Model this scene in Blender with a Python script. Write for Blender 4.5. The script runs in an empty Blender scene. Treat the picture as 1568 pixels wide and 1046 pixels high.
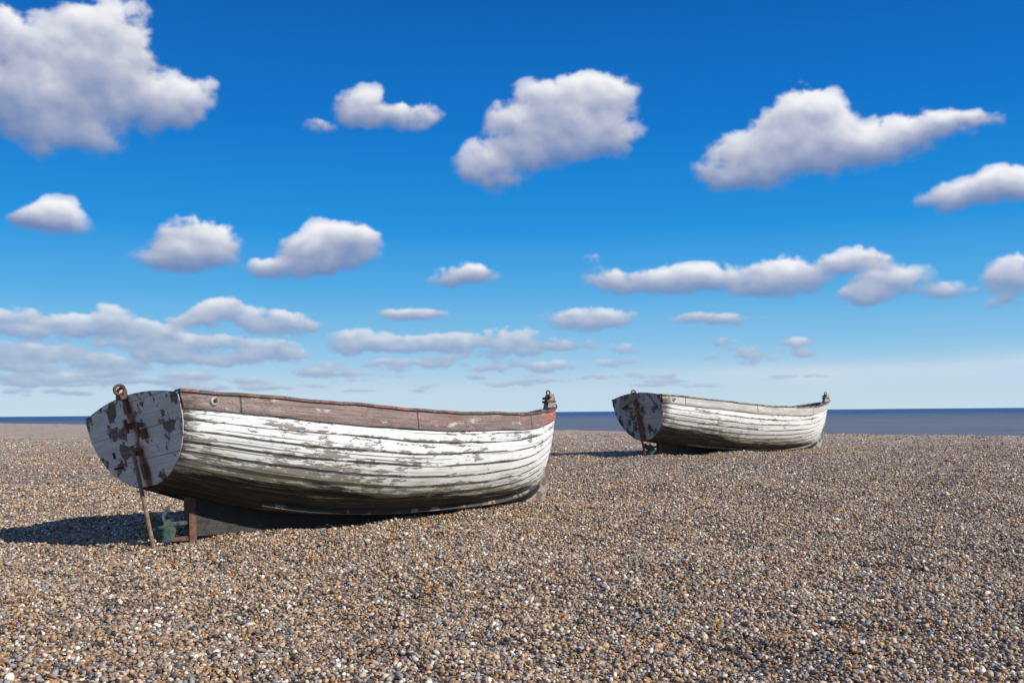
import bpy, math, random
import numpy as np
from mathutils import Vector, Matrix
rng=np.random.default_rng(7); random.seed(7)
scene=bpy.context.scene
scene.view_settings.view_transform='Standard'; scene.view_settings.look='None'; scene.view_settings.exposure=0

# ---------------------------------------------------------------- node helper
class N:
    def __init__(s,nt): s.nt=nt; s.L=nt.links
    def new(s,t,**k):
        n=s.nt.nodes.new(t)
        for a,b in k.items(): setattr(n,a,b)
        return n
    def put(s,sock,v):
        if isinstance(v,bpy.types.NodeSocket): s.L.new(v,sock)
        elif v is not None:
            if isinstance(v,(tuple,list)) and sock.type=='RGBA' and len(v)==3: v=(*v,1)
            sock.default_value=v
    def m(s,op,a,b=None,c=None,clamp=False):
        n=s.new('ShaderNodeMath',operation=op); n.use_clamp=clamp
        s.put(n.inputs[0],a); s.put(n.inputs[1],b); s.put(n.inputs[2],c); return n.outputs[0]
    def v(s,op,a,b=None,c=None,out=0):
        n=s.new('ShaderNodeVectorMath',operation=op); s.put(n.inputs[0],a)
        if op=='SCALE': s.put(n.inputs[3],b)
        else: s.put(n.inputs[1],b)
        if c is not None: s.put(n.inputs[2],c)
        return n.outputs[out]
    def xyz(s,x,y,z):
        n=s.new('ShaderNodeCombineXYZ')
        for i,q in enumerate((x,y,z)): s.put(n.inputs[i],q)
        return n.outputs[0]
    def sep(s,a):
        n=s.new('ShaderNodeSeparateXYZ'); s.put(n.inputs[0],a); return n.outputs
    def mix(s,f,a,b,mode='MIX'):
        n=s.new('ShaderNodeMix',data_type='RGBA',blend_type=mode)
        s.put(n.inputs[0],f); s.put(n.inputs[6],a); s.put(n.inputs[7],b); return n.outputs[2]
    def noise(s,vec,scale=1,detail=4,rough=.55,col=False,dist=0):
        n=s.new('ShaderNodeTexNoise'); s.put(n.inputs['Vector'],vec); n.inputs['Scale'].default_value=scale
        n.inputs['Detail'].default_value=detail; n.inputs['Roughness'].default_value=rough; n.inputs['Distortion'].default_value=dist
        return n.outputs[1 if col else 0]
    def ss(s,a,lo,hi,t0=0.,t1=1.):
        n=s.new('ShaderNodeMapRange',interpolation_type='SMOOTHSTEP')
        for i,q in enumerate((a,lo,hi,t0,t1)): s.put(n.inputs[i],q)
        return n.outputs[0]
    def ramp(s,f,stops,interp='LINEAR'):
        n=s.new('ShaderNodeValToRGB'); r=n.color_ramp; r.interpolation=interp
        while len(r.elements)<len(stops): r.elements.new(.5)
        for e,(p,c) in zip(r.elements,stops): e.position=p; e.color=(*c,1)
        s.put(n.inputs[0],f); return n.outputs[0]
    def attr(s,name,typ='GEOMETRY',out=2):
        n=s.new('ShaderNodeAttribute',attribute_name=name,attribute_type=typ); return n.outputs[out]
def material(name):
    m=bpy.data.materials.new(name); m.use_nodes=True; nt=m.node_tree
    return m,N(nt),nt.nodes['Principled BSDF']
def bump(n,bsdf,h,dist,strength=1):
    b=n.new('ShaderNodeBump'); b.inputs['Strength'].default_value=strength; b.inputs['Distance'].default_value=dist
    n.put(b.inputs['Height'],h); n.L.new(b.outputs[0],bsdf.inputs['Normal'])
def mesh_np(name,V,F4,mat,smooth=True):
    me=bpy.data.meshes.new(name); V=np.asarray(V,np.float32); F4=np.asarray(F4,np.int32); k=F4.shape[1]
    me.vertices.add(len(V)); me.vertices.foreach_set('co',V.ravel()); me.loops.add(F4.size); me.loops.foreach_set('vertex_index',F4.ravel())
    me.polygons.add(len(F4)); me.polygons.foreach_set('loop_start',np.arange(len(F4),dtype=np.int32)*k)
    me.update(calc_edges=True); me.validate()
    if smooth: me.polygons.foreach_set('use_smooth',np.ones(len(me.polygons),bool))
    if mat: me.materials.append(mat)
    return me

# ---------------------------------------------------------------- world
SUN_EL=math.radians(32); SUN_AZ=math.radians(120)   # clockwise from +Y
sdir=Vector((math.sin(SUN_AZ)*math.cos(SUN_EL),math.cos(SUN_AZ)*math.cos(SUN_EL),math.sin(SUN_EL)))
sun=bpy.data.lights.new('sun','SUN'); sun.energy=4.8; sun.angle=math.radians(.5); sun.color=(1,.94,.86)
so=bpy.data.objects.new('sun',sun); scene.collection.objects.link(so); so.rotation_euler=sdir.to_track_quat('Z','Y').to_euler()
so.location=sdir*50
w=bpy.data.worlds.new('World'); scene.world=w; w.use_nodes=True
n=N(w.node_tree); bg=w.node_tree.nodes['Background']
sky=n.new('ShaderNodeTexSky',sky_type='NISHITA'); sky.sun_disc=False; sky.sun_elevation=SUN_EL; sky.sun_rotation=SUN_AZ
sky.air_density=1.0; sky.dust_density=.3; sky.ozone_density=3
tc=n.new('ShaderNodeTexCoord'); d=n.v('NORMALIZE',tc.outputs['Generated'])
x,y,z=n.sep(d); el=n.m('ARCSINE',z)
tint=n.ramp(n.m('MULTIPLY',el,1/.7,clamp=True),[(0,(.56,.72,.83)),(.045,(.42,.64,.82)),(.10,(.23,.53,.81)),(.17,(.085,.41,.79)),(.26,(.010,.285,.74)),(.40,(0,.18,.61)),(.60,(0,.105,.45)),(1,(0,.085,.36))])
skyc=n.mix(.95,sky.outputs[0],n.v('SCALE',tint,10.))
cn=n.noise(n.v('DIVIDE',d,n.xyz(*[n.m('ADD',n.m('ABSOLUTE',z),.25)]*3)),1.6,3,.5)
away=n.m('MAXIMUM',n.ss(el,.55,.75),n.ss(y,.25,-.1))
fill_cov=n.m('MULTIPLY',n.ss(cn,.50,.62),n.m('MULTIPLY',away,n.ss(el,.02,.15)))  # cloud cover outside the view, added to make the ambient light less blue
final=n.mix(n.m('MULTIPLY',fill_cov,.75),skyc,(6.8,6.9,7.2,1))
n.put(bg.inputs[0],final); bg.inputs[1].default_value=.1

# ---------------------------------------------------------------- cumulus field on a distant sky dome (real mesh, per-vertex density and shade)
def perlin(x,y,seed):
    xi=np.floor(x).astype(np.int64); yi=np.floor(y).astype(np.int64); xf=x-xi; yf=y-yi
    def g(ix,iy,dx,dy):
        hh=(ix*374761393+iy*668265263+seed*974634777)&0xffffffff; hh=((hh^(hh>>13))*1274126177)&0xffffffff; hh=hh^(hh>>16)
        a=(hh&0xffff)/65536.*2*np.pi; return np.cos(a)*dx+np.sin(a)*dy
    u=xf**3*(xf*(xf*6-15)+10); v=yf**3*(yf*(yf*6-15)+10)
    a=g(xi,yi,xf,yf); b=g(xi+1,yi,xf-1,yf); c=g(xi,yi+1,xf,yf-1); d_=g(xi+1,yi+1,xf-1,yf-1)
    return (a+(b-a)*u)*(1-v)+(c+(d_-c)*u)*v
def fbm(x,y,seed,oc,gain=.5,bill=False):
    s=0;a=1;t=0
    for o in range(oc):
        p=perlin(x*2**o+o*17.3,y*2**o-o*9.1,seed+o)
        if bill: p=np.abs(p)*2.4-.5
        s=s+a*p; t+=a; a*=gain
    return s/t
def blur(a,s):
    fy=np.fft.fftfreq(a.shape[0])[:,None]; fx=np.fft.rfftfreq(a.shape[1])[None,:]
    return np.fft.irfft2(np.fft.rfft2(a)*np.exp(-2*(np.pi*s)**2*(fx*fx+fy*fy)),s=a.shape)
# (bearing, height, half-width, half-height, weight) in tangent units/1524
C=[(-690,515,190,95,1),(-630,580,85,70,1),(-764,500,120,75,1),(-550,490,75,48,1),(-690,430,110,34,.55),(-784,600,60,40,.8),(-500,495,40,30,.6),
(-226,474,50,34,.85),(-160,462,52,20,.85),(-195,455,60,18,.8),(-290,445,30,16,.6),
(106,465,80,55,1.1),(60,415,100,50,1),(150,415,52,36,1),(-25,378,68,44,.8),(20,440,55,42,.85),(45,475,50,38,.9),
(470,440,75,52,1.1),(400,385,100,48,1),(560,412,110,40,1),(670,422,75,24,.85),(345,360,60,36,.75),(740,440,40,14,.8),(520,390,80,40,.9),(420,430,55,36,.8),
(715,320,85,32,.9),(775,338,60,34,.95),
(-705,305,66,34,.95),(-740,300,50,20,.8),(-484,266,78,44,.95),(-505,240,80,26,.7),(-286,250,72,38,1),(-352,225,60,20,.85),(-245,262,40,26,.9),
(-70,203,58,20,.9),(-452,162,42,20,.95),(-394,134,32,12,.85),(-154,152,55,12,.9),(-600,140,60,18,.8),(-660,145,50,20,.8),
(176,200,60,24,.75),(276,196,88,27,1),(425,200,80,36,1),(385,180,60,20,.8),(530,215,75,18,.75),(590,190,70,25,.8),(545,168,50,18,.85),(775,190,48,40,1),(670,175,60,16,.6),(760,155,40,14,.6),
(-234,108,58,22,1),(-180,106,60,16,.95),(-100,106,80,17,1),(0,108,55,22,.75),(120,138,78,21,.95),(60,100,75,13,.7),(126,225,35,12,.6),
(310,135,80,11,.75),(-30,90,60,15,.6),
(-640,140,100,22,.8),(-730,107,100,15,.8),(-504,112,110,20,.9),(-460,85,100,11,.75),(-620,82,100,11,.75),(-764,140,48,11,.8),(-730,66,110,9,.7),(-580,56,130,6,.7),(-280,62,80,8,.6),(-150,75,110,9,.6),
(-1010,420,110,60,1),(-1100,250,90,40,.9),(-960,180,80,25,.8),(1000,470,120,60,1),(1080,300,90,40,.9),(950,200,80,25,.8)]
for _ in range(60):
    v_=random.uniform(36,160); C.append((random.uniform(-800,-330),v_,random.uniform(20,55),v_*.12*random.uniform(.7,1.3),random.uniform(.6,.9)))
for _ in range(46):
    v_=random.uniform(34,100); C.append((random.uniform(-340,460),v_,random.uniform(18,55),v_*.11*random.uniform(.7,1.2),random.uniform(.4,.75)))
da=math.radians(.045)
AZ,EL=np.meshgrid(np.arange(math.radians(-47),math.radians(47),da),np.arange(math.radians(.15),math.radians(28),da))
lowt=np.clip((.16-EL)/.10,0,1); lowt=lowt*lowt*(3-2*lowt)
L2=lambda hi,lo: hi*(1-lowt)+lo*lowt
w1=L2(fbm(AZ*13,EL*15,11,4)*.030,fbm(AZ*28,EL*46,13,4)*.011); w2=L2(fbm(AZ*13+31,EL*15,23,4)*.024,fbm(AZ*28+31,EL*46,27,4)*.005)
wa=AZ+w1; we=EL+w2
fm=np.full(AZ.shape,-3.); sw=np.full(AZ.shape,1e-6); sh=np.zeros(AZ.shape)
for (u,v_,ru,rv,wt) in C:
    u,v_,ru,rv=[q/1524 for q in (u,v_,ru,rv)]
    a=math.atan(u); e=math.atan((v_+.009*u)*math.cos(a)); ra=ru*math.cos(a)**2*1.18; re=rv*math.cos(a)*1.22
    dx=(wa-a)/ra; dy=(we-e)/re; r2=dx*dx+np.where(dy<0,dy*dy*1.5,dy*dy)
    f=wt*(1-r2); fp=np.maximum(f,0)
    fm=np.where(f>fm,f,fm)+ .25*np.minimum(fp,np.maximum(fm,0)); sw+=fp; sh+=fp*dy
hh=np.clip(sh/sw,-1,1)
nb=L2(fbm(AZ*30,EL*33,41,6,.58,True),fbm(AZ*52,EL*85,43,5,.55,True)); nf=L2(fbm(AZ*22,EL*30,57,7,.58),fbm(AZ*45,EL*90,59,6,.56))
F=np.minimum(fm,1.0)+nb*.40+nf*1.25-.10
wid=.58-.34*hh
al=np.clip(F/wid,0,1); al=al*al*(3-2*al)
al*=np.clip(.35+fm*1.2,0,1)
al=blur(al,.7)
T=np.clip(F,0,1.6)**.7
S=.44+.46*hh
loc=L2(.45/.25*np.ones_like(EL),.8)
ga=0
for sg,k in ((2.5,1.6),(7,3.8),(18,8.)):
    B=blur(T,sg); gy,gx=np.gradient(B); ga=ga-(gx*.45+gy*.9)*k*loc*.6
S=S+np.clip(ga,-.5,.5)+.32*nf+.12*nb-.02+.12*np.clip(T-.6,-1,1)
S=np.clip(S,0,1); S=blur(S,1.3)
ks=np.array([0,.3,.6,.85,1]); cr=np.array([(.15,.24,.46),(.28,.34,.52),(.50,.53,.65),(.78,.79,.84),(.94,.94,.95)])
col=np.stack([np.interp(S,ks,cr[:,i]) for i in range(3)],-1)
lw=np.clip(1-EL/.15,0,1)[...,None]*.5
col=col*(1-lw)+np.array([.41,.53,.71])*lw
al*=(.96-.5*lw[...,0])
hz=np.exp(-((EL-.043+.01*np.sin(AZ*6))/.011)**2)*np.clip((AZ-.08)/.2,0,1)*np.clip(.75+1.2*fbm(AZ*9,EL*60,77,5),0,1)*.6
hz+=np.exp(-((EL-.02)/.02)**2)*.25
col=(col*al[...,None]+np.array([.64,.72,.81])*(hz*(1-al))[...,None])/np.maximum(al+hz*(1-al),1e-4)[...,None]
al=al+hz*(1-al)
R=9000.
V=np.stack([np.sin(AZ)*np.cos(EL)*R,np.cos(AZ)*np.cos(EL)*R,np.sin(EL)*R],-1).reshape(-1,3)
a_,b_=AZ.shape; ii=np.arange(a_*b_).reshape(a_,b_)
Fq=np.stack([ii[:-1,:-1],ii[:-1,1:],ii[1:,1:],ii[1:,:-1]],-1).reshape(-1,4)
af=al.ravel(); keep=af[Fq].max(1)>.004; Fq=Fq[keep]
used=np.zeros(len(V),bool); used[Fq.ravel()]=True; rem=np.cumsum(used)-1; Fq=rem[Fq]; V=V[used]
mc=bpy.data.materials.new('cloud_vapour'); mc.use_nodes=True; nt=mc.node_tree; nt.nodes.clear(); n=N(nt)
em=n.new('ShaderNodeEmission'); tr=n.new('ShaderNodeBsdfTransparent'); mx=n.new('ShaderNodeMixShader'); ou=n.new('ShaderNodeOutputMaterial'); at=n.new('ShaderNodeAttribute',attribute_name='cloud')
n.L.new(at.outputs[0],em.inputs[0]); n.L.new(at.outputs[3],mx.inputs[0]); n.L.new(tr.outputs[0],mx.inputs[1]); n.L.new(em.outputs[0],mx.inputs[2]); n.L.new(mx.outputs[0],ou.inputs[0])
try: mc.cycles.emission_sampling='NONE'
except Exception as ex: print(ex)
me=mesh_np('sky',V,Fq,mc,False)
ca_=me.attributes.new('cloud','FLOAT_COLOR','POINT'); ca_.data.foreach_set('color',np.concatenate([col.reshape(-1,3)[used],af[used][:,None]],1).astype(np.float32).ravel())
so_=bpy.data.objects.new('sky',me); scene.collection.objects.link(so_); print('SKY',len(Fq))

# ---------------------------------------------------------------- relief
RW=[(random.uniform(.7,3.5),random.uniform(0,6.28),random.uniform(0,6.28)) for _ in range(16)]+[(random.uniform(.35,.7),random.uniform(0,6.28),random.uniform(0,6.28)) for _ in range(12)]
EDGE=np.array([18.,35.]); E=np.array([.634,-.773]); Q=np.array([-.773,-.634])
def segd(X,Y,a,b):
    ax,ay=a; bx,by=b; t=np.clip(((X-ax)*(bx-ax)+(Y-ay)*(by-ay))/((bx-ax)**2+(by-ay)**2),0,1); return np.hypot(X-ax-t*(bx-ax),Y-ay-t*(by-ay))
DIM=[(random.uniform(-6,9),random.uniform(3,15),random.uniform(.10,.2),random.uniform(.012,.03)) for _ in range(150)]   # footprints and scuffs
def relief(X,Y):
    zz=np.zeros_like(X)
    for (wl,an,ph) in RW: zz+= .0050*wl**.8*np.sin(2*np.pi/wl*(X*math.cos(an)+Y*math.sin(an))+ph+.8*np.sin(X*.9/wl+ph))
    zz=zz/(1+((X**2+Y**2)/1200.))
    for (cx,cy,r_,dp) in DIM:
        q=((X-cx)**2+(Y-cy)**2)/r_**2; zz+=dp*np.exp(-q)*(q*.9-1)
    zz+=.035*np.exp(-(segd(X,Y,(-1.2,9.3),(.35,10.95))/.55)**2)+.05*np.exp(-(segd(X,Y,(4.6,23.3),(7.5,24.9))/.8)**2)
    q=(X-EDGE[0])*Q[0]+(Y-EDGE[1])*Q[1]
    q=q+.5*np.sin(X*.31+1)+.3*np.sin(X*.83)+.2*np.sin(Y*.5)
    return zz+np.where(q<0,q*.16,0)
def grid(name,X,Y,Z,mat):
    a,b=X.shape; V=np.stack([X,Y,Z],-1).reshape(-1,3); i=np.arange(a*b).reshape(a,b)
    F=np.stack([i[:-1,:-1],i[1:,:-1],i[1:,1:],i[:-1,1:]],-1).reshape(-1,4)
    o=bpy.data.objects.new(name,mesh_np(name,V,F,mat)); scene.collection.objects.link(o); return o

# shingle palette
PAL=[((.33,.21,.115),21),((.45,.30,.165),18),((.52,.42,.29),17),((.25,.20,.155),14),((.19,.19,.195),11),((.075,.066,.055),11),((.70,.64,.54),8),((.41,.195,.068),8),((.32,.30,.28),8)]
tot=sum(q[1] for q in PAL)
stops=[];acc=0
for c,wt in PAL: stops.append((acc/tot,c)); acc+=wt
meanc=np.sum([np.array(c)*wt for c,wt in PAL],0)/tot
mg,n,bs=material('shingle_ground')
geo=n.new('ShaderNodeNewGeometry').outputs['Position']
wv=n.v('ADD',geo,n.v('SCALE',n.noise(geo,25,2,.5,col=True),.02))
def vor(scale,feature='F1',vec=wv):
    q=n.new('ShaderNodeTexVoronoi',feature=feature); n.put(q.inputs['Vector'],vec); q.inputs['Scale'].default_value=scale; return q
va=vor(42.); vb=vor(18.)
ca=n.ramp(n.sep(va.outputs['Color'])[0],stops,'CONSTANT'); cb=n.ramp(n.sep(vb.outputs['Color'])[1],stops,'CONSTANT')
sel=n.ss(n.sep(vb.outputs['Color'])[2],.60,.65)
col_=n.mix(sel,ca,cb)
far=n.ss(n.v('LENGTH',geo,out=1),14.,45.)
fn=n.noise(geo,1.5,8,.85)
col_=n.mix(n.m('MULTIPLY',far,.75),col_,n.mix(n.ss(fn,.42,.58),tuple(meanc*.75),tuple(meanc*1.75)))
da_=va.outputs['Distance']; db=vb.outputs['Distance']
gap=n.ss(n.mix(sel,n.xyz(da_,da_,da_),n.xyz(db,db,db)),.75,.35)
gap_shade=n.m('MULTIPLY_ADD',gap,.6,.4)  # shade between the stones, painted into the ground colour
gap_shade=n.m('ADD',gap_shade,n.m('MULTIPLY',n.m('SUBTRACT',1.,gap_shade),n.m('MULTIPLY',far,.9)))  # painted shade lifted far off, where a grazing view hides the gaps
big=n.noise(geo,.35,4,.6); med=n.noise(geo,3.2,3,.6)
br=n.m('ADD',n.ss(big,.3,.7,.88,1.12),n.ss(med,.3,.7,-.14,.14))
col_=n.v('MULTIPLY',col_,n.xyz(*[n.m('MULTIPLY',gap_shade,n.m('MULTIPLY',br,k)) for k in (1.2,1.2,1.2)]))
n.put(bs.inputs['Base Color'],col_); bs.inputs['Roughness'].default_value=.75
bump(n,bs,gap,.012,.9)
def sp(k,lin):
    t=np.linspace(-1,1,k); return np.sinh(t*lin)/math.sinh(lin)
tp_=sp(520,7.6)*1800; tq=sp(480,5.4)*300
pp=15.6-8+tp_; qq=28+tq
qq=qq[(qq>-40)]
PPg,QQg=np.meshgrid(pp,qq,indexing='ij')
X=EDGE[0]+E[0]*PPg+Q[0]*QQg; Y=EDGE[1]+E[1]*PPg+Q[1]*QQg
ground=grid('shingle_beach_ground',X,Y,relief(X,Y)-.008,mg)
me=ground.data
if me.polygons[0].normal.z<0: me.flip_normals()

# sea
ms,n,bs=material('sea_water')
geo=n.new('ShaderNodeNewGeometry').outputs['Position']; dl=n.v('LENGTH',geo,out=1)
nv=n.noise(n.v('MULTIPLY',geo,(.012,.05,1)),1,6,.65)
nearc=n.ramp(nv,[(.35,(.15,.18,.22)),(.65,(.21,.23,.26))]); farc=(.055,.13,.26,1)
n.put(bs.inputs['Base Color'],n.mix(n.ss(dl,90.,1200.),nearc,farc))
bs.inputs['Roughness'].default_value=.6; bs.inputs['IOR'].default_value=1.15
bump(n,bs,n.noise(n.v('MULTIPLY',geo,(.3,.9,1)),1,5,.6),.8,1)
a=np.array([-15000.,-3000,-800,-100,100,800,3000,15000]);b=np.array([-200.,10,50,150,500,1500,5000,16000])
X,Y=np.meshgrid(a,b,indexing='ij'); sea=grid('sea',X,Y,np.full_like(X,-2.6),ms)
if sea.data.polygons[0].normal.z<0: sea.data.flip_normals()

# ---------------------------------------------------------------- loose pebbles (one instanced object)
mp,n,bs=material('pebble_stone')
c=n.attr('col','INSTANCER',0); tco=n.new('ShaderNodeTexCoord').outputs['Object']
nn=n.noise(tco,3,4,.6)
n.put(bs.inputs['Base Color'],n.mix(1.,c,n.ramp(nn,[(.3,(.75,.75,.75)),(.7,(1.15,1.13,1.1))]),'MULTIPLY')); bs.inputs['Roughness'].default_value=.55
bs.inputs['Specular IOR Level'].default_value=.35
pc_=bpy.data.collections.new('pebble_shapes')
import bmesh
for k in range(7):
    bm=bmesh.new(); bmesh.ops.create_icosphere(bm,subdivisions=2,radius=1)
    dirs=[Vector(rng.normal(size=3)).normalized() for _ in range(6)]; am=rng.uniform(.15,.6,6)
    for v in bm.verts:
        p=v.co.normalized(); r=1.
        for dd,aa in zip(dirs,am): r-=aa*max(0,p.dot(dd)-.45)
        v.co=p*r
    me=bpy.data.meshes.new('pebble'); bm.to_mesh(me); bm.free()
    for q in me.polygons: q.use_smooth=True
    me.materials.append(mp); pc_.objects.link(bpy.data.objects.new('pebble_shape',me))
pts=[]
def band(y0,y1,dens,smin,smax):
    wmax=.6*y1+1.2; area=(y1-y0)*2*wmax; k=int(area*dens)
    px=rng.uniform(-wmax,wmax,k); py=rng.uniform(y0,y1,k); ok=np.abs(px)<.6*py+1.2
    px,py=px[ok],py[ok]; s=smin+(smax-smin)*rng.beta(1.2,4.6,len(px)); pts.append(np.stack([px,py,s],-1))
band(2.6,5.5,3900,.0045,.024); band(5.5,8,3100,.005,.025); band(8,11,1900,.007,.026); band(11,15,850,.010,.029); band(15,27,140,.014,.035); band(27,45,20,.02,.045)
pts=np.concatenate(pts); k=len(pts)
pz=relief(pts[:,0],pts[:,1])+pts[:,2]*rng.uniform(-.3,.8,k)-.002
V=np.stack([pts[:,0],pts[:,1],pz],-1)
me=bpy.data.meshes.new('pebbles'); me.vertices.add(k); me.vertices.foreach_set('co',V.astype(np.float32).ravel())
def A(name,t,arr,f): 
    at=me.attributes.new(name,t,'POINT'); at.data.foreach_set(f,np.ascontiguousarray(arr,dtype=np.float32).ravel())
A('rot','FLOAT_VECTOR',np.stack([rng.normal(0,.45,k),rng.normal(0,.45,k),rng.uniform(0,6.28,k)],-1),'vector')
s=pts[:,2]; A('scl','FLOAT_VECTOR',np.stack([s*rng.uniform(.9,1.35,k),s*rng.uniform(.7,1.,k),s*rng.uniform(.45,.85,k)],-1),'vector')
pal=np.array([q[0] for q in PAL]); wts=np.array([q[1] for q in PAL])/tot
cl=pal[rng.choice(len(PAL),k,p=wts)]*rng.uniform(.65,1.25,(k,1))*rng.uniform(.95,1.05,(k,3))*1.13
A('col','FLOAT_COLOR',np.concatenate([cl,np.ones((k,1))],1),'color')
po=bpy.data.objects.new('pebbles',me); scene.collection.objects.link(po)
ng=bpy.data.node_groups.new('pebble_scatter','GeometryNodeTree')
ng.interface.new_socket('Geometry',in_out='INPUT',socket_type='NodeSocketGeometry'); ng.interface.new_socket('Geometry',in_out='OUTPUT',socket_type='NodeSocketGeometry')
gi=ng.nodes.new('NodeGroupInput'); go=ng.nodes.new('NodeGroupOutput'); ip=ng.nodes.new('GeometryNodeInstanceOnPoints')
ci=ng.nodes.new('GeometryNodeCollectionInfo'); ci.inputs[0].default_value=pc_; ci.inputs[1].default_value=True; ci.inputs[2].default_value=True
def na(nm):
    q=ng.nodes.new('GeometryNodeInputNamedAttribute'); q.data_type='FLOAT_VECTOR'; q.inputs[0].default_value=nm; return q.outputs[0]
er=ng.nodes.new('FunctionNodeEulerToRotation')
ng.links.new(gi.outputs[0],ip.inputs['Points']); ng.links.new(ci.outputs[0],ip.inputs['Instance']); ip.inputs['Pick Instance'].default_value=True
ng.links.new(na('rot'),er.inputs[0]); ng.links.new(er.outputs[0],ip.inputs['Rotation']); ng.links.new(na('scl'),ip.inputs['Scale']); ng.links.new(ip.outputs[0],go.inputs[0])
md=po.modifiers.new('scatter','NODES'); md.node_group=ng
print('PEBBLES',k)

# ---------------------------------------------------------------- boat materials
def hull_mat(name,top_col,top_red,white,zoff,chip,algae):
    m,n,bs=material(name)
    ob=n.new('ShaderNodeTexCoord').outputs['Object']; x,y,z=n.sep(ob)
    pl=n.attr('plank'); fr=n.attr('frac'); g=n.attr('girth')
    side=n.m('SIGN',y)
    lng=n.xyz(x,n.m('MULTIPLY',g,1.),n.m('MULTIPLY_ADD',pl,3.7,side))
    def st(sx,sy): return n.v('MULTIPLY',lng,(sx,sy,1))
    grain=n.noise(st(2.2,90),1,6,.65); gr2=n.noise(st(.9,30),1,5,.6)
    chn=n.noise(st(3.2,17),1,9,.68); chn2=n.noise(st(10,34),1,8,.7)
    patch=n.noise(n.xyz(x,g,side),1.8,3,.5)
    wood=n.ramp(n.m('ADD',n.m('MULTIPLY',grain,.6),n.m('MULTIPLY',gr2,.4)),[(.3,(.10,.092,.08)),(.5,(.27,.25,.22)),(.7,(.46,.43,.38))])
    wcol=n.mix(n.ss(gr2,.35,.7),white,tuple(q*.88 for q in white))
    wcol=n.mix(n.m('MULTIPLY',n.ss(patch,.5,.7),.22),wcol,(.64,.61,.48,1))
    gm=n.noise(n.xyz(n.m('MULTIPLY',x,9.),n.m('MULTIPLY',g,2.5),side),1,6,.65)
    wcol=n.mix(n.m('MULTIPLY',n.ss(gm,.52,.74),.3),wcol,(.46,.44,.40,1))
    # painted boot line height along the hull
    zw=n.m('ADD',n.m('MULTIPLY_ADD',n.m('MAXIMUM',n.m('SUBTRACT',1.,n.m('MULTIPLY',x,.5)),0.),.27,.125+zoff),n.m('MULTIPLY',n.m('MAXIMUM',n.m('SUBTRACT',x,3.),0.),.08))
    zr=n.m('SUBTRACT',z,zw)
    al=n.m('MULTIPLY',n.ss(zr,.30,.02),n.ss(n.noise(st(3,20),1,6,.65),.42,.60))
    wcol=n.mix(n.m('MULTIPLY',al,algae),wcol,(.40,.39,.16,1))
    chip_t=n.m('ADD',n.m('MULTIPLY',chn,.5),n.m('MULTIPLY',chn2,.5))
    chip_t=n.m('ADD',chip_t,n.m('MULTIPLY',n.m('SUBTRACT',patch,.5),.30))
    chip_t=n.m('ADD',chip_t,n.m('MULTIPLY',n.ss(zr,.25,0.),.06))
    chip_t=n.m('ADD',chip_t,n.m('MULTIPLY',n.ss(x,1.6,.3),.022))
    chip_t=n.m('ADD',chip_t,n.m('MULTIPLY',n.ss(fr,.4,0.),.05))
    cm=n.ss(chip_t,chip,chip+.012)
    col=n.mix(cm,wcol,wood)
    hair=n.ss(n.noise(st(.8,60),1,4,.55),.62,.65)
    col=n.mix(n.m('MULTIPLY',hair,.75),col,(.09,.08,.065,1))
    seam=n.m('MULTIPLY',n.ss(fr,.11,.04),n.ss(n.noise(st(3,1),1,4,.6),.36,.5))
    col=n.mix(n.m('MULTIPLY',seam,.9),col,(.03,.028,.024,1))
    dark=n.mix(n.ss(grain,.45,.68),(.018,.017,.015,1),(.10,.09,.078,1))
    dark=n.mix(n.ss(n.noise(st(1.5,14),1,5,.6),.61,.65),dark,(.19,.175,.15,1))
    wob=n.m('ADD',n.m('MULTIPLY',n.m('SUBTRACT',n.noise(st(2.2,12),1,7,.7),.5),.20),zr)
    bm=n.ss(wob,.015,-.015)
    col=n.mix(bm,col,dark)
    fringe=n.m('MULTIPLY',n.ss(n.m('ABSOLUTE',n.m('SUBTRACT',wob,.025)),.04,.0),.6*algae)
    col=n.mix(fringe,col,(.22,.23,.07,1))
    tm=n.m('GREATER_THAN',pl,NS-1.5)
    tw=n.ramp(n.m('ADD',n.m('MULTIPLY',grain,.5),n.m('MULTIPLY',chn,.5)),[(.3,tuple(q*.4 for q in top_col)),(.5,top_col),(.7,tuple(min(1,q*1.8) for q in top_col))])
    rd=n.m('MULTIPLY',n.ss(n.m('ADD',chn2,n.m('MULTIPLY',n.ss(x,3.3,4.4),.27)),.59,.65),top_red)
    tw=n.mix(rd,tw,(.45,.14,.11,1))
    tw=n.mix(n.ss(n.noise(st(4,18),1,8,.7),.60,.63),tw,(.46,.43,.40,1))
    jt=n.ss(n.m('ABSOLUTE',n.m('SUBTRACT',n.m('FRACT',n.m('MULTIPLY_ADD',x,.62,.31)),.5)),.007,.002)
    tw=n.mix(n.m('MULTIPLY',jt,.8),tw,(.02,.018,.016,1))
    col=n.mix(tm,col,tw)
    col=n.mix(n.m('MULTIPLY',n.ss(x,.06,-.1),n.ss(chn2,.4,.5)),col,(.10,.08,.06,1))
    n.put(bs.inputs['Base Color'],col); bs.inputs['Roughness'].default_value=.65; bs.inputs['Specular IOR Level'].default_value=.3
    hh=n.m('SUBTRACT',n.m('MULTIPLY',grain,.35),n.m('ADD',n.m('MULTIPLY',cm,.5),n.m('ADD',hair,seam)))
    bump(n,bs,hh,.004,.9); return m
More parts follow.
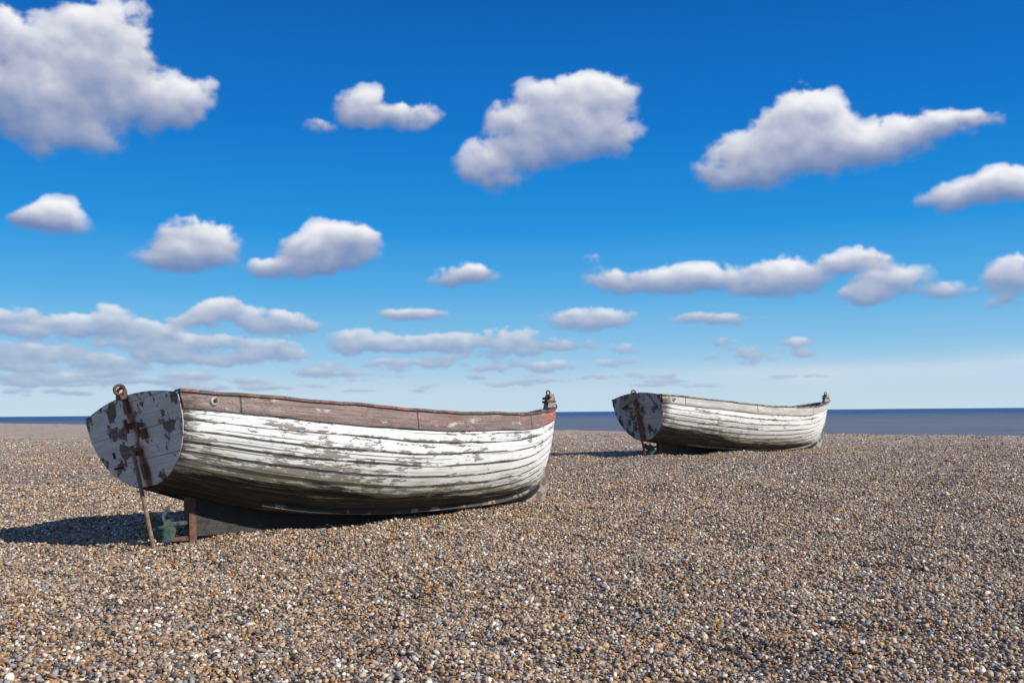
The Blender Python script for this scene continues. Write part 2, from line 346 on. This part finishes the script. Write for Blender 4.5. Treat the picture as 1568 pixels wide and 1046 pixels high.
def paintwood(name,paint,under,chip=.52,rust=0,sx=6,sz=14):
    m,n,bs=material(name); ob=n.new('ShaderNodeTexCoord').outputs['Object']; x,y,z=n.sep(ob)
    gr=n.noise(n.v('MULTIPLY',ob,(sx,3,50)),1,6,.65); ch=n.noise(n.v('MULTIPLY',ob,(sx,5,sz*.6)),1,9,.66)
    wd=n.ramp(gr,[(.3,tuple(q*.35 for q in under)),(.55,under),(.75,tuple(min(1,q*1.7) for q in under))])
    cm=n.ss(ch,chip,chip+.02)
    p=n.mix(n.ss(gr,.35,.65),paint,tuple(q*.75 for q in paint))
    col=n.mix(cm,p,wd)
    if rust:
        r=n.m('MULTIPLY',n.ss(n.m('ADD',n.m('ABSOLUTE',n.m('ADD',y,.02)),n.m('MULTIPLY',n.m('SUBTRACT',n.noise(n.v('MULTIPLY',ob,(4,8,3)),1,5,.6),.5),.3)),.085,.0),rust)
        col=n.mix(r,col,(.17,.065,.028,1))
        seam=n.ss(n.m('ABSOLUTE',n.m('SUBTRACT',n.m('FRACT',n.m('MULTIPLY',z,4.6)),.5)),.02,.0)
        col=n.mix(n.m('MULTIPLY',seam,.85),col,(.03,.03,.03,1))
    n.put(bs.inputs['Base Color'],col); bs.inputs['Roughness'].default_value=.65
    bump(n,bs,n.m('SUBTRACT',gr,cm),.003,.8); return m
def rustmat(name,a=(.05,.03,.022),b=(.24,.10,.045)):
    m,n,bs=material(name); ob=n.new('ShaderNodeTexCoord').outputs['Object']; q=n.noise(ob,25,6,.7)
    n.put(bs.inputs['Base Color'],n.ramp(q,[(.35,a),(.62,b)])); bs.inputs['Roughness'].default_value=.8; bump(n,bs,q,.004); return m
M_rust=rustmat('rusty_iron',(.04,.025,.02),(.17,.08,.045)); M_green=rustmat('verdigris_bronze',(.015,.03,.022),(.07,.13,.10))
M_wood=paintwood('weathered_wood',(.22,.19,.155),(.12,.10,.08)); M_in=paintwood('inner_wood',(.30,.29,.27),(.16,.13,.10))
M_hole=rustmat('dark_hole',(.006,.006,.006),(.02,.018,.015))
M_wplate=paintwood('white_plate',(.55,.54,.50),(.30,.22,.16),.56)

# ---------------------------------------------------------------- boat builder
def pchip(xs,ys,x):
    xs=np.array(xs,float); ys=np.array(ys,float); h=np.diff(xs); dl=np.diff(ys)/h; m=np.zeros_like(xs)
    m[0]=dl[0]; m[-1]=dl[-1]
    for i in range(1,len(xs)-1): m[i]=0 if dl[i-1]*dl[i]<=0 else 2*dl[i-1]*dl[i]/(dl[i-1]+dl[i])
    i=int(np.clip(np.searchsorted(xs,x)-1,0,len(h)-1)); t=(x-xs[i])/h[i]
    return (2*t**3-3*t*t+1)*ys[i]+(t**3-2*t*t+t)*h[i]*m[i]+(-2*t**3+3*t*t)*ys[i+1]+(t**3-t*t)*h[i]*m[i+1]
class Parts:
    def __init__(s,parent): s.parent=parent
    def add(s,name,V,F,mat,smooth=False,attrs=None):
        me=bpy.data.meshes.new(name); me.from_pydata([tuple(map(float,v)) for v in V],[],F); me.materials.append(mat)
        if smooth:
            for p in me.polygons: p.use_smooth=True
        if attrs:
            for k,a in attrs.items():
                at=me.attributes.new(k,'FLOAT','POINT'); at.data.foreach_set('value',np.array(a,np.float32))
        me.update(); o=bpy.data.objects.new(name,me); scene.collection.objects.link(o); o.parent=s.parent; return o
def tube(p1,p2,r1,r2=None,k=10):
    p1=Vector(p1);p2=Vector(p2); r2=r2 or r1; d=(p2-p1).normalized(); a=d.orthogonal().normalized(); b=d.cross(a)
    V=[];F=[]
    for p,r in ((p1,r1),(p2,r2)):
        for i in range(k): t=2*math.pi*i/k; V.append(p+a*math.cos(t)*r+b*math.sin(t)*r)
    for i in range(k): j=(i+1)%k; F.append((i,j,k+j,k+i))
    F.append(tuple(range(k))[::-1]); F.append(tuple(range(k,2*k))); return V,F
def box(c,s,R=None):
    R=R or Matrix.Identity(3); c=Vector(c); V=[c+R@Vector((a*s[0]/2,b*s[1]/2,d*s[2]/2)) for a in(-1,1) for b in(-1,1) for d in(-1,1)]
    return V,[(0,1,3,2),(4,6,7,5),(0,4,5,1),(2,3,7,6),(0,2,6,4),(1,5,7,3)]
def torus(c,R_,r,ax,k=20,j=8):
    ax=Vector(ax).normalized(); a=ax.orthogonal().normalized(); b=ax.cross(a); V=[];F=[]
    for i in range(k):
        t=2*math.pi*i/k; o=a*math.cos(t)+b*math.sin(t)
        for q in range(j):
            s=2*math.pi*q/j; V.append(Vector(c)+o*(R_+r*math.cos(s))+ax*r*math.sin(s))
    for i in range(k):
        for q in range(j): F.append((i*j+q,((i+1)%k)*j+q,((i+1)%k)*j+(q+1)%j,i*j+(q+1)%j))
    return V,F
def join(lst):
    V=[];F=[]
    for v,f in lst: o=len(V); V+=list(v); F+=[tuple(i+o for i in q) for q in f]
    return V,F

NS=13; LK=4.5; BT=.735
def build_boat(loc,heading,trim,heel,scale,K0,mats,seed,variant):
    r=np.random.default_rng(seed)
    root=bpy.data.objects.new('wooden_rowing_boat',None); scene.collection.objects.link(root)
    root.matrix_world=Matrix.Translation(loc)@Matrix.Rotation(heading,4,'Z')@Matrix.Rotation(trim,4,'Y')@Matrix.Rotation(heel,4,'X')@Matrix.Scale(scale,4)
    P=Parts(root)
    Kf=lambda u:pchip([0,.15,.3,.5,.8,.92,1],[K0,.05+(K0-.05)*.38,.045+(K0-.05)*.07,.035,.04,.07,.16],u)
    Sf=lambda u:pchip([0,.3,.5,.75,.9,1],[.95,.87,.83,.86,.96,1.08],u)
    Bf=lambda u:pchip([0,.2,.45,.65,.8,.9,.96,1],[BT,.86,.95,.92,.78,.55,.33,.03],u)
    def section(u):
        K,S,B=Kf(u),Sf(u),Bf(u); th=np.linspace(0,math.pi/2,160)
        a=.97+.35*u**3; c=.93+.24*math.sin(math.pi*min(1,u*1.1)) if u<.91 else .93; a-= .10*(1-u)
        y=B*np.sin(th)**a*(1+.05*np.sin(th*2)*(1-u)); zz=K+(S-K)*(1-np.cos(th))**c
        if u>.9: y=np.maximum(y,.028)
        x=u*LK-.25*(zz-K0)*(1-u)**5+(u**10)*(.27*(zz-.16)/.92)
        s=np.concatenate([[0],np.cumsum(np.hypot(np.diff(y),np.diff(zz)))]); G=s[-1]; s=s/G
        ty,tz=np.gradient(y),np.gradient(zz); l=np.hypot(ty,tz)+1e-9; ny,nz=tz/l,-ty/l
        return x,y,zz,ny,nz,s,G
    us=np.concatenate([np.linspace(0,.85,56),np.linspace(.86,1,30)])
    ph=r.uniform(0,6.28,(NS+1,3))
    wob=lambda k,u: 0 if k in(0,NS) else .0035*math.sin(u*9+ph[k,0])+.002*math.sin(u*23+ph[k,1])+.0012*math.sin(u*61+ph[k,2])
    V=[];F=[];pk=[];fr=[];gi_=[]
    secs=[section(u) for u in us]
    SUB=[0,0,.33,.66,1.0]; sb=[k/(NS-1)*.895 for k in range(NS)]+[1.]
    for side in (-1,1):
        for k in range(NS):
            base=len(V)
            for u,(x,y,zz,ny,nz,s,G) in zip(us,secs):
                s0=sb[k]+wob(k,u); s1=sb[k+1]+wob(k+1,u)
                for j,f in enumerate(SUB):
                    ss=s0+(s1-s0)*f; th_=.010*(1-f)+.001
                    if k==NS-1: th_+=.016
                    if j==0: th_=-.004
                    if u>.9: th_*=max(.25,1-(u-.9)/.1*.7)
                    X=np.interp(ss,s,x); Yy=np.interp(ss,s,y)+np.interp(ss,s,ny)*th_; Z=np.interp(ss,s,zz)+np.interp(ss,s,nz)*th_
                    V.append((X,side*Yy,Z)); pk.append(k); fr.append(f); gi_.append(ss*1.5)
            m=len(SUB)
            for i in range(len(us)-1):
                for j in range(m-1):
                    q=[base+i*m+j,base+(i+1)*m+j,base+(i+1)*m+j+1,base+i*m+j+1]
                    F.append(tuple(q if side<0 else q[::-1]))
    hull=P.add('hull_planking',V,F,mats['hull'],True,{'plank':pk,'frac':fr,'girth':gi_})
    hull.data.set_sharp_from_angle(angle=math.radians(38))
    V=[];F=[];m=14
    for side in(-1,1):
        base=len(V)
        for (x,y,zz,ny,nz,s,G) in secs:
            for j in range(m):
                ss=j/(m-1); yy=max(0.0,np.interp(ss,s,y)-np.interp(ss,s,ny)*.022); V.append((np.interp(ss,s,x),side*yy,np.interp(ss,s,zz)-np.interp(ss,s,nz)*.022))
        for i in range(len(us)-1):
            for j in range(m-1):
                q=(base+i*m+j,base+(i+1)*m+j,base+(i+1)*m+j+1,base+i*m+j+1); F.append(q if side>0 else q[::-1])
    P.add('inner_planking',V,F,M_in,True)
    V=[];F=[]
    for side in(-1,1):
        base=len(V)
        for i,(u,sc) in enumerate(zip(us,secs)):
            x,y,zz=sc[0][-1],sc[1][-1],sc[2][-1]; jg=.003*math.sin(u*37+seed)+.002*math.sin(u*90)
            o=.036*(1 if u<.9 else 1-(u-.9)*5); inn=min(.055,y)
            for (dy,dz) in ((-inn,-.002),(o,-.002),(o+.002,.018),(-inn,.020)): V.append((x,side*(y+dy),zz+dz+jg))
        for i in range(len(us)-1):
            for j in range(4):
                q=(base+i*4+j,base+(i+1)*4+j,base+(i+1)*4+(j+1)%4,base+i*4+(j+1)%4); F.append(q if side<0 else q[::-1])
        F.append((base,base+1,base+2,base+3))
    P.add('gunwale_rail',V,F,mats['rail'])
    x,y,zz,ny,nz,s,G=secs[0]
    idx=np.linspace(0,159,40).astype(int); pr=[(y[i]+.004,zz[i]) for i in idx]
    top=[(yy,.95+.085*(1-(yy/BT)**2)) for yy in np.linspace(BT,-BT,23)[1:-1]]
    poly=pr+top+[(-a,b) for a,b in pr[::-1][:-1]]
    V=[(-.25*(b-K0)-.012,a,b) for a,b in poly]+[(-.25*(b-K0)+.04,a*.985,b) for a,b in poly]; k=len(poly)
    F=[tuple(range(k)),tuple(range(k,2*k))[::-1]]+[(i,i+k,(i+1)%k+k,(i+1)%k) for i in range(k)]
    P.add('transom',V,F,mats['transom'])
    T=lambda yy,z_,off=.02:(-.25*(z_-K0)-.012-off,yy,z_)
    def slab(name,pl,mat):
        k=len(pl); V=[(a,-.036,b) for a,b in pl]+[(a,.036,b) for a,b in pl]
        F=[tuple(range(k)),tuple(range(k,2*k))[::-1]]+[(i,i+k,(i+1)%k+k,(i+1)%k) for i in range(k)]
        P.add(name,V,F,mat)
    slab('keel',[(.33,-.06),(.9,-.05),(2.5,-.045),(3.8,-.04),(4.3,-.015)]+[(4.2,.1)]+[(u*LK,Kf(u)+.02) for u in (.85,.7,.55,.45,.35,.27,.2,.14,.1)]+[(.37,Kf(.08)+.02)],mats['keel'])
    slab('stem',[(4.3,-.015),(4.5,.06),(4.59,.2),(4.66,.45),(4.76,.8),(4.83,1.1),(4.86,1.22),(4.84,1.26),(4.78,1.255),(4.70,1.05),(4.62,.75),(4.53,.4),(4.47,.22),(4.2,.1)],mats['stem'])
    V=[];F=[]
    for side in(-1,1):
        base=len(V); rr=[(u,sc) for u,sc in zip(us,secs) if .16<u<.93]
        for u,sc in rr:
            xx,yy,z2,n1_,n2_,s_,G_=sc; c0=.215+.01*math.sin(u*8)
            for (ds,th_) in ((-.014,.0),(-.012,.042),(.012,.042),(.014,.0)):
                ss=c0+ds; V.append((np.interp(ss,s_,xx),side*(np.interp(ss,s_,yy)+np.interp(ss,s_,n1_)*th_),np.interp(ss,s_,z2)+np.interp(ss,s_,n2_)*th_))
        for i in range(len(rr)-1):
            for j in range(3):
                q=(base+i*4+j,base+(i+1)*4+j,base+(i+1)*4+j+1,base+i*4+j+1); F.append(q if side<0 else q[::-1])
        F.append((base,base+1,base+2,base+3))
    P.add('bilge_runner',V,F,mats['runner'])
    L=[]
    for xx in (.9,2.1,3.2):
        u=xx/LK; b=Bf(u)-.03; L.append(box((xx,0,Sf(u)-.2),(.22,2*b*.97,.03)))
    P.add('thwarts',*join(L),M_in)
    V=[];F=[]
    for xx in np.arange(.35,4.2,.33):
        i=int(np.argmin(abs(us*LK-xx))); x_,y_,z_,a_,b_,s_,G_=secs[i]
        for side in(-1,1):
            base=len(V)
            for ss in np.linspace(.05,.97,14):
                for (dx,t_) in ((-.02,.02),(-.02,.045),(.02,.045),(.02,.02)):
                    V.append((np.interp(ss,s_,x_)+dx,side*max(0,np.interp(ss,s_,y_)-np.interp(ss,s_,a_)*t_),np.interp(ss,s_,z_)-np.interp(ss,s_,b_)*t_))
            for a in range(13):
                for j in range(4): F.append((base+a*4+j,base+a*4+(j+1)%4,base+(a+1)*4+(j+1)%4,base+(a+1)*4+j))
    P.add('ribs',V,F,M_wood)
    L=[]; tilt=Matrix.Rotation(math.radians(-14),3,'Y')
    if variant==0:
        L+=[box(T(0,.98,.012),(.02,.045,.16),tilt),torus(T(.01,1.08,.03),.036,.012,(.5,1,0)),torus(T(.05,1.06,.0),.042,.012,(1,.4,0)),box(T(.0,1.02,.03),(.06,.08,.03),tilt)]
        for zc,yy in ((.80,.0),(.60,.0)):
            L+=[box(T(yy,zc,.008),(.016,.12,.04),tilt),box(T(yy,zc,.035),(.06,.03,.045),tilt),tube(T(yy,zc+.05,.055),T(yy,zc-.05,.055),.014)]
        L+=[tube(T(-.16,.79,.01),T(-.16,.79,.06),.02),box(T(-.17,.72,.02),(.03,.05,.08),tilt),tube(T(-.16,.80,.05),T(-.12,.70,.04),.012)]
        L+=[box(T(-.02,.45,.01),(.02,.045,.12),tilt)]
        P.add('rudder_fittings',*join(L),M_rust)
        rod=join([tube(T(-.02,.62,.06),(-.03,-.10,-.13),.014,.017),tube(T(-.02,.62,.06),T(-.02,.62,.0),.014)])
        P.add('rudder_rod',*rod,mats['rod'])
        L=[box(T(.38,.52,.006),(.012,.13,.02),tilt),box(T(.40,.62,.006),(.012,.02,.05),tilt)]
        P.add('transom_slots',*join(L),M_hole)
    else:
        L+=[box(T(.0,.9,.012),(.02,.07,.3),tilt),box(T(0,.62,.02),(.05,.06,.3),tilt),box(T(0,.7,.01),(.02,.3,.05),tilt),torus(T(0,1.04,.02),.04,.013,(1,1,0)),tube(T(0,.5,.05),(-.0,0,-.1),.022)]
        P.add('rudder_fittings',*join(L),M_rust)
        Rz=Matrix.Rotation(math.radians(-17),3,'X')
        P.add('transom_board',*join([box(T(.16,.90,.03),(.035,.62,.09),Rz@tilt),box(T(.1,.72,.02),(.03,.5,.05),tilt)]),M_wood)
    L=[tube((.06,0,.04),(.36,0,.05),.02),tube((.05,0,.04),(.15,0,.04),.035,.045,14)]
    for b in range(3):
        an=b*2*math.pi/3+.5; R1=Matrix.Rotation(an,3,'X'); V=[];F=[]
        for t in np.linspace(0,1,9):
            rr_=.03+.13*t; wd_=.075*math.sin(math.pi*(.12+.86*t)**.8)+.008; tw=math.radians(65-35*t)
            for q in(-1,0,1):
                for e in(-.004,.004):
                    V.append(Vector((.10,0,.04))+R1@Vector((math.cos(tw)*wd_*q+e,math.sin(tw)*wd_*q,rr_)))
        for i in range(8):
            a=i*6;c_=a+6
            for (p,q) in ((0,2),(2,4),(4,5),(5,3),(3,1),(1,0)): F.append((a+p,a+q,c_+q,c_+p))
        F.append((48,50,52,53,51,49)); L.append((V,F))
    P.add('propeller',*join(L),M_green,True)
    P.add('stern_post',*join([box((.33,0,.10),(.06,.078,.42)),box((.24,0,-.07),(.26,.05,.035))]),M_rust)
    for side in (-1,1):
        i=3; x_,y_,z_=[np.interp(.95,secs[i][5],secs[i][q]) for q in range(3)]
        p=Vector((x_,side*(y_+.012),z_)); nrm=Vector((-.05,side,0)).normalized()
        P.add('eye_plate',*join([tube(p,p+nrm*.022,.036,.034,18),torus(p+nrm*.022,.026,.008,nrm)]),M_wplate,True)
        P.add('eye_hole',*tube(p+nrm*.015,p+nrm*.026,.014,.014,12),M_hole)
    L=[box((4.79,0,1.17),(.15,.082,.022)),tube((4.76,-.06,1.215),(4.76,.06,1.215),.014),torus((4.79,0,1.27),.028,.009,(0,1,0)),torus((4.89,0,1.12),.028,.008,(0,1,0))]
    P.add('stem_head_iron',*join(L),M_rust)
    L=[box((4.62,0,1.04),(.16,.18,.04)),box((.06,.62,.93),(.3,.12,.04),Matrix.Rotation(-.5,3,'Z')),box((.06,-.62,.93),(.3,.12,.04),Matrix.Rotation(.5,3,'Z'))]
    P.add('knees',*join(L),M_wood)
    return root

H1=hull_mat('hull_paint',(.22,.165,.145),.8,(.85,.85,.83),.015,.554,.65)
H2=hull_mat('hull_paint_cream',(.48,.46,.41),.0,(.82,.82,.78),.01,.572,.4)
kd=paintwood('keel_dark_wood',(.022,.02,.018),(.03,.027,.024),.5)
m1=dict(hull=H1,rail=paintwood('rail_red_wood',(.30,.13,.095),(.13,.10,.085),.48),transom=paintwood('transom_paint',(.52,.52,.51),(.09,.078,.065),.545,1.,5,9),
  stem=paintwood('stem_wood',(.30,.25,.21),(.16,.09,.07),.5),keel=kd,runner=paintwood('runner_wood',(.30,.26,.23),(.05,.045,.04),.44),rod=rustmat('rod_iron',(.09,.06,.045),(.30,.19,.11)))
m2=dict(hull=H2,rail=paintwood('rail_grey_wood',(.34,.30,.22),(.13,.10,.085),.5),transom=paintwood('transom_dark',(.32,.33,.34),(.07,.06,.055),.51,1.,5,9),
  stem=paintwood('stem_wood_b',(.34,.32,.28),(.12,.11,.09),.52),keel=kd,runner=M_wood,rod=M_rust)
build_boat((-2.76,7.65,.12),math.radians(47),math.radians(2.),math.radians(-8),1.,.34,m1,3,0)
build_boat((2.94,22.3,.15),math.radians(30),math.radians(2.7),math.radians(-3),1.2,.16,m2,11,1)

# ---------------------------------------------------------------- camera
cam=bpy.data.cameras.new('camera'); cam.sensor_width=36; cam.lens=35; cam.clip_end=40000; cam.clip_start=.05
co=bpy.data.objects.new('camera',cam); scene.collection.objects.link(co)
co.matrix_world=Matrix.Translation((0,0,1.0))@Matrix.Rotation(math.radians(94.05),4,'X')@Matrix.Rotation(math.radians(-.51),4,'Z')
scene.camera=co
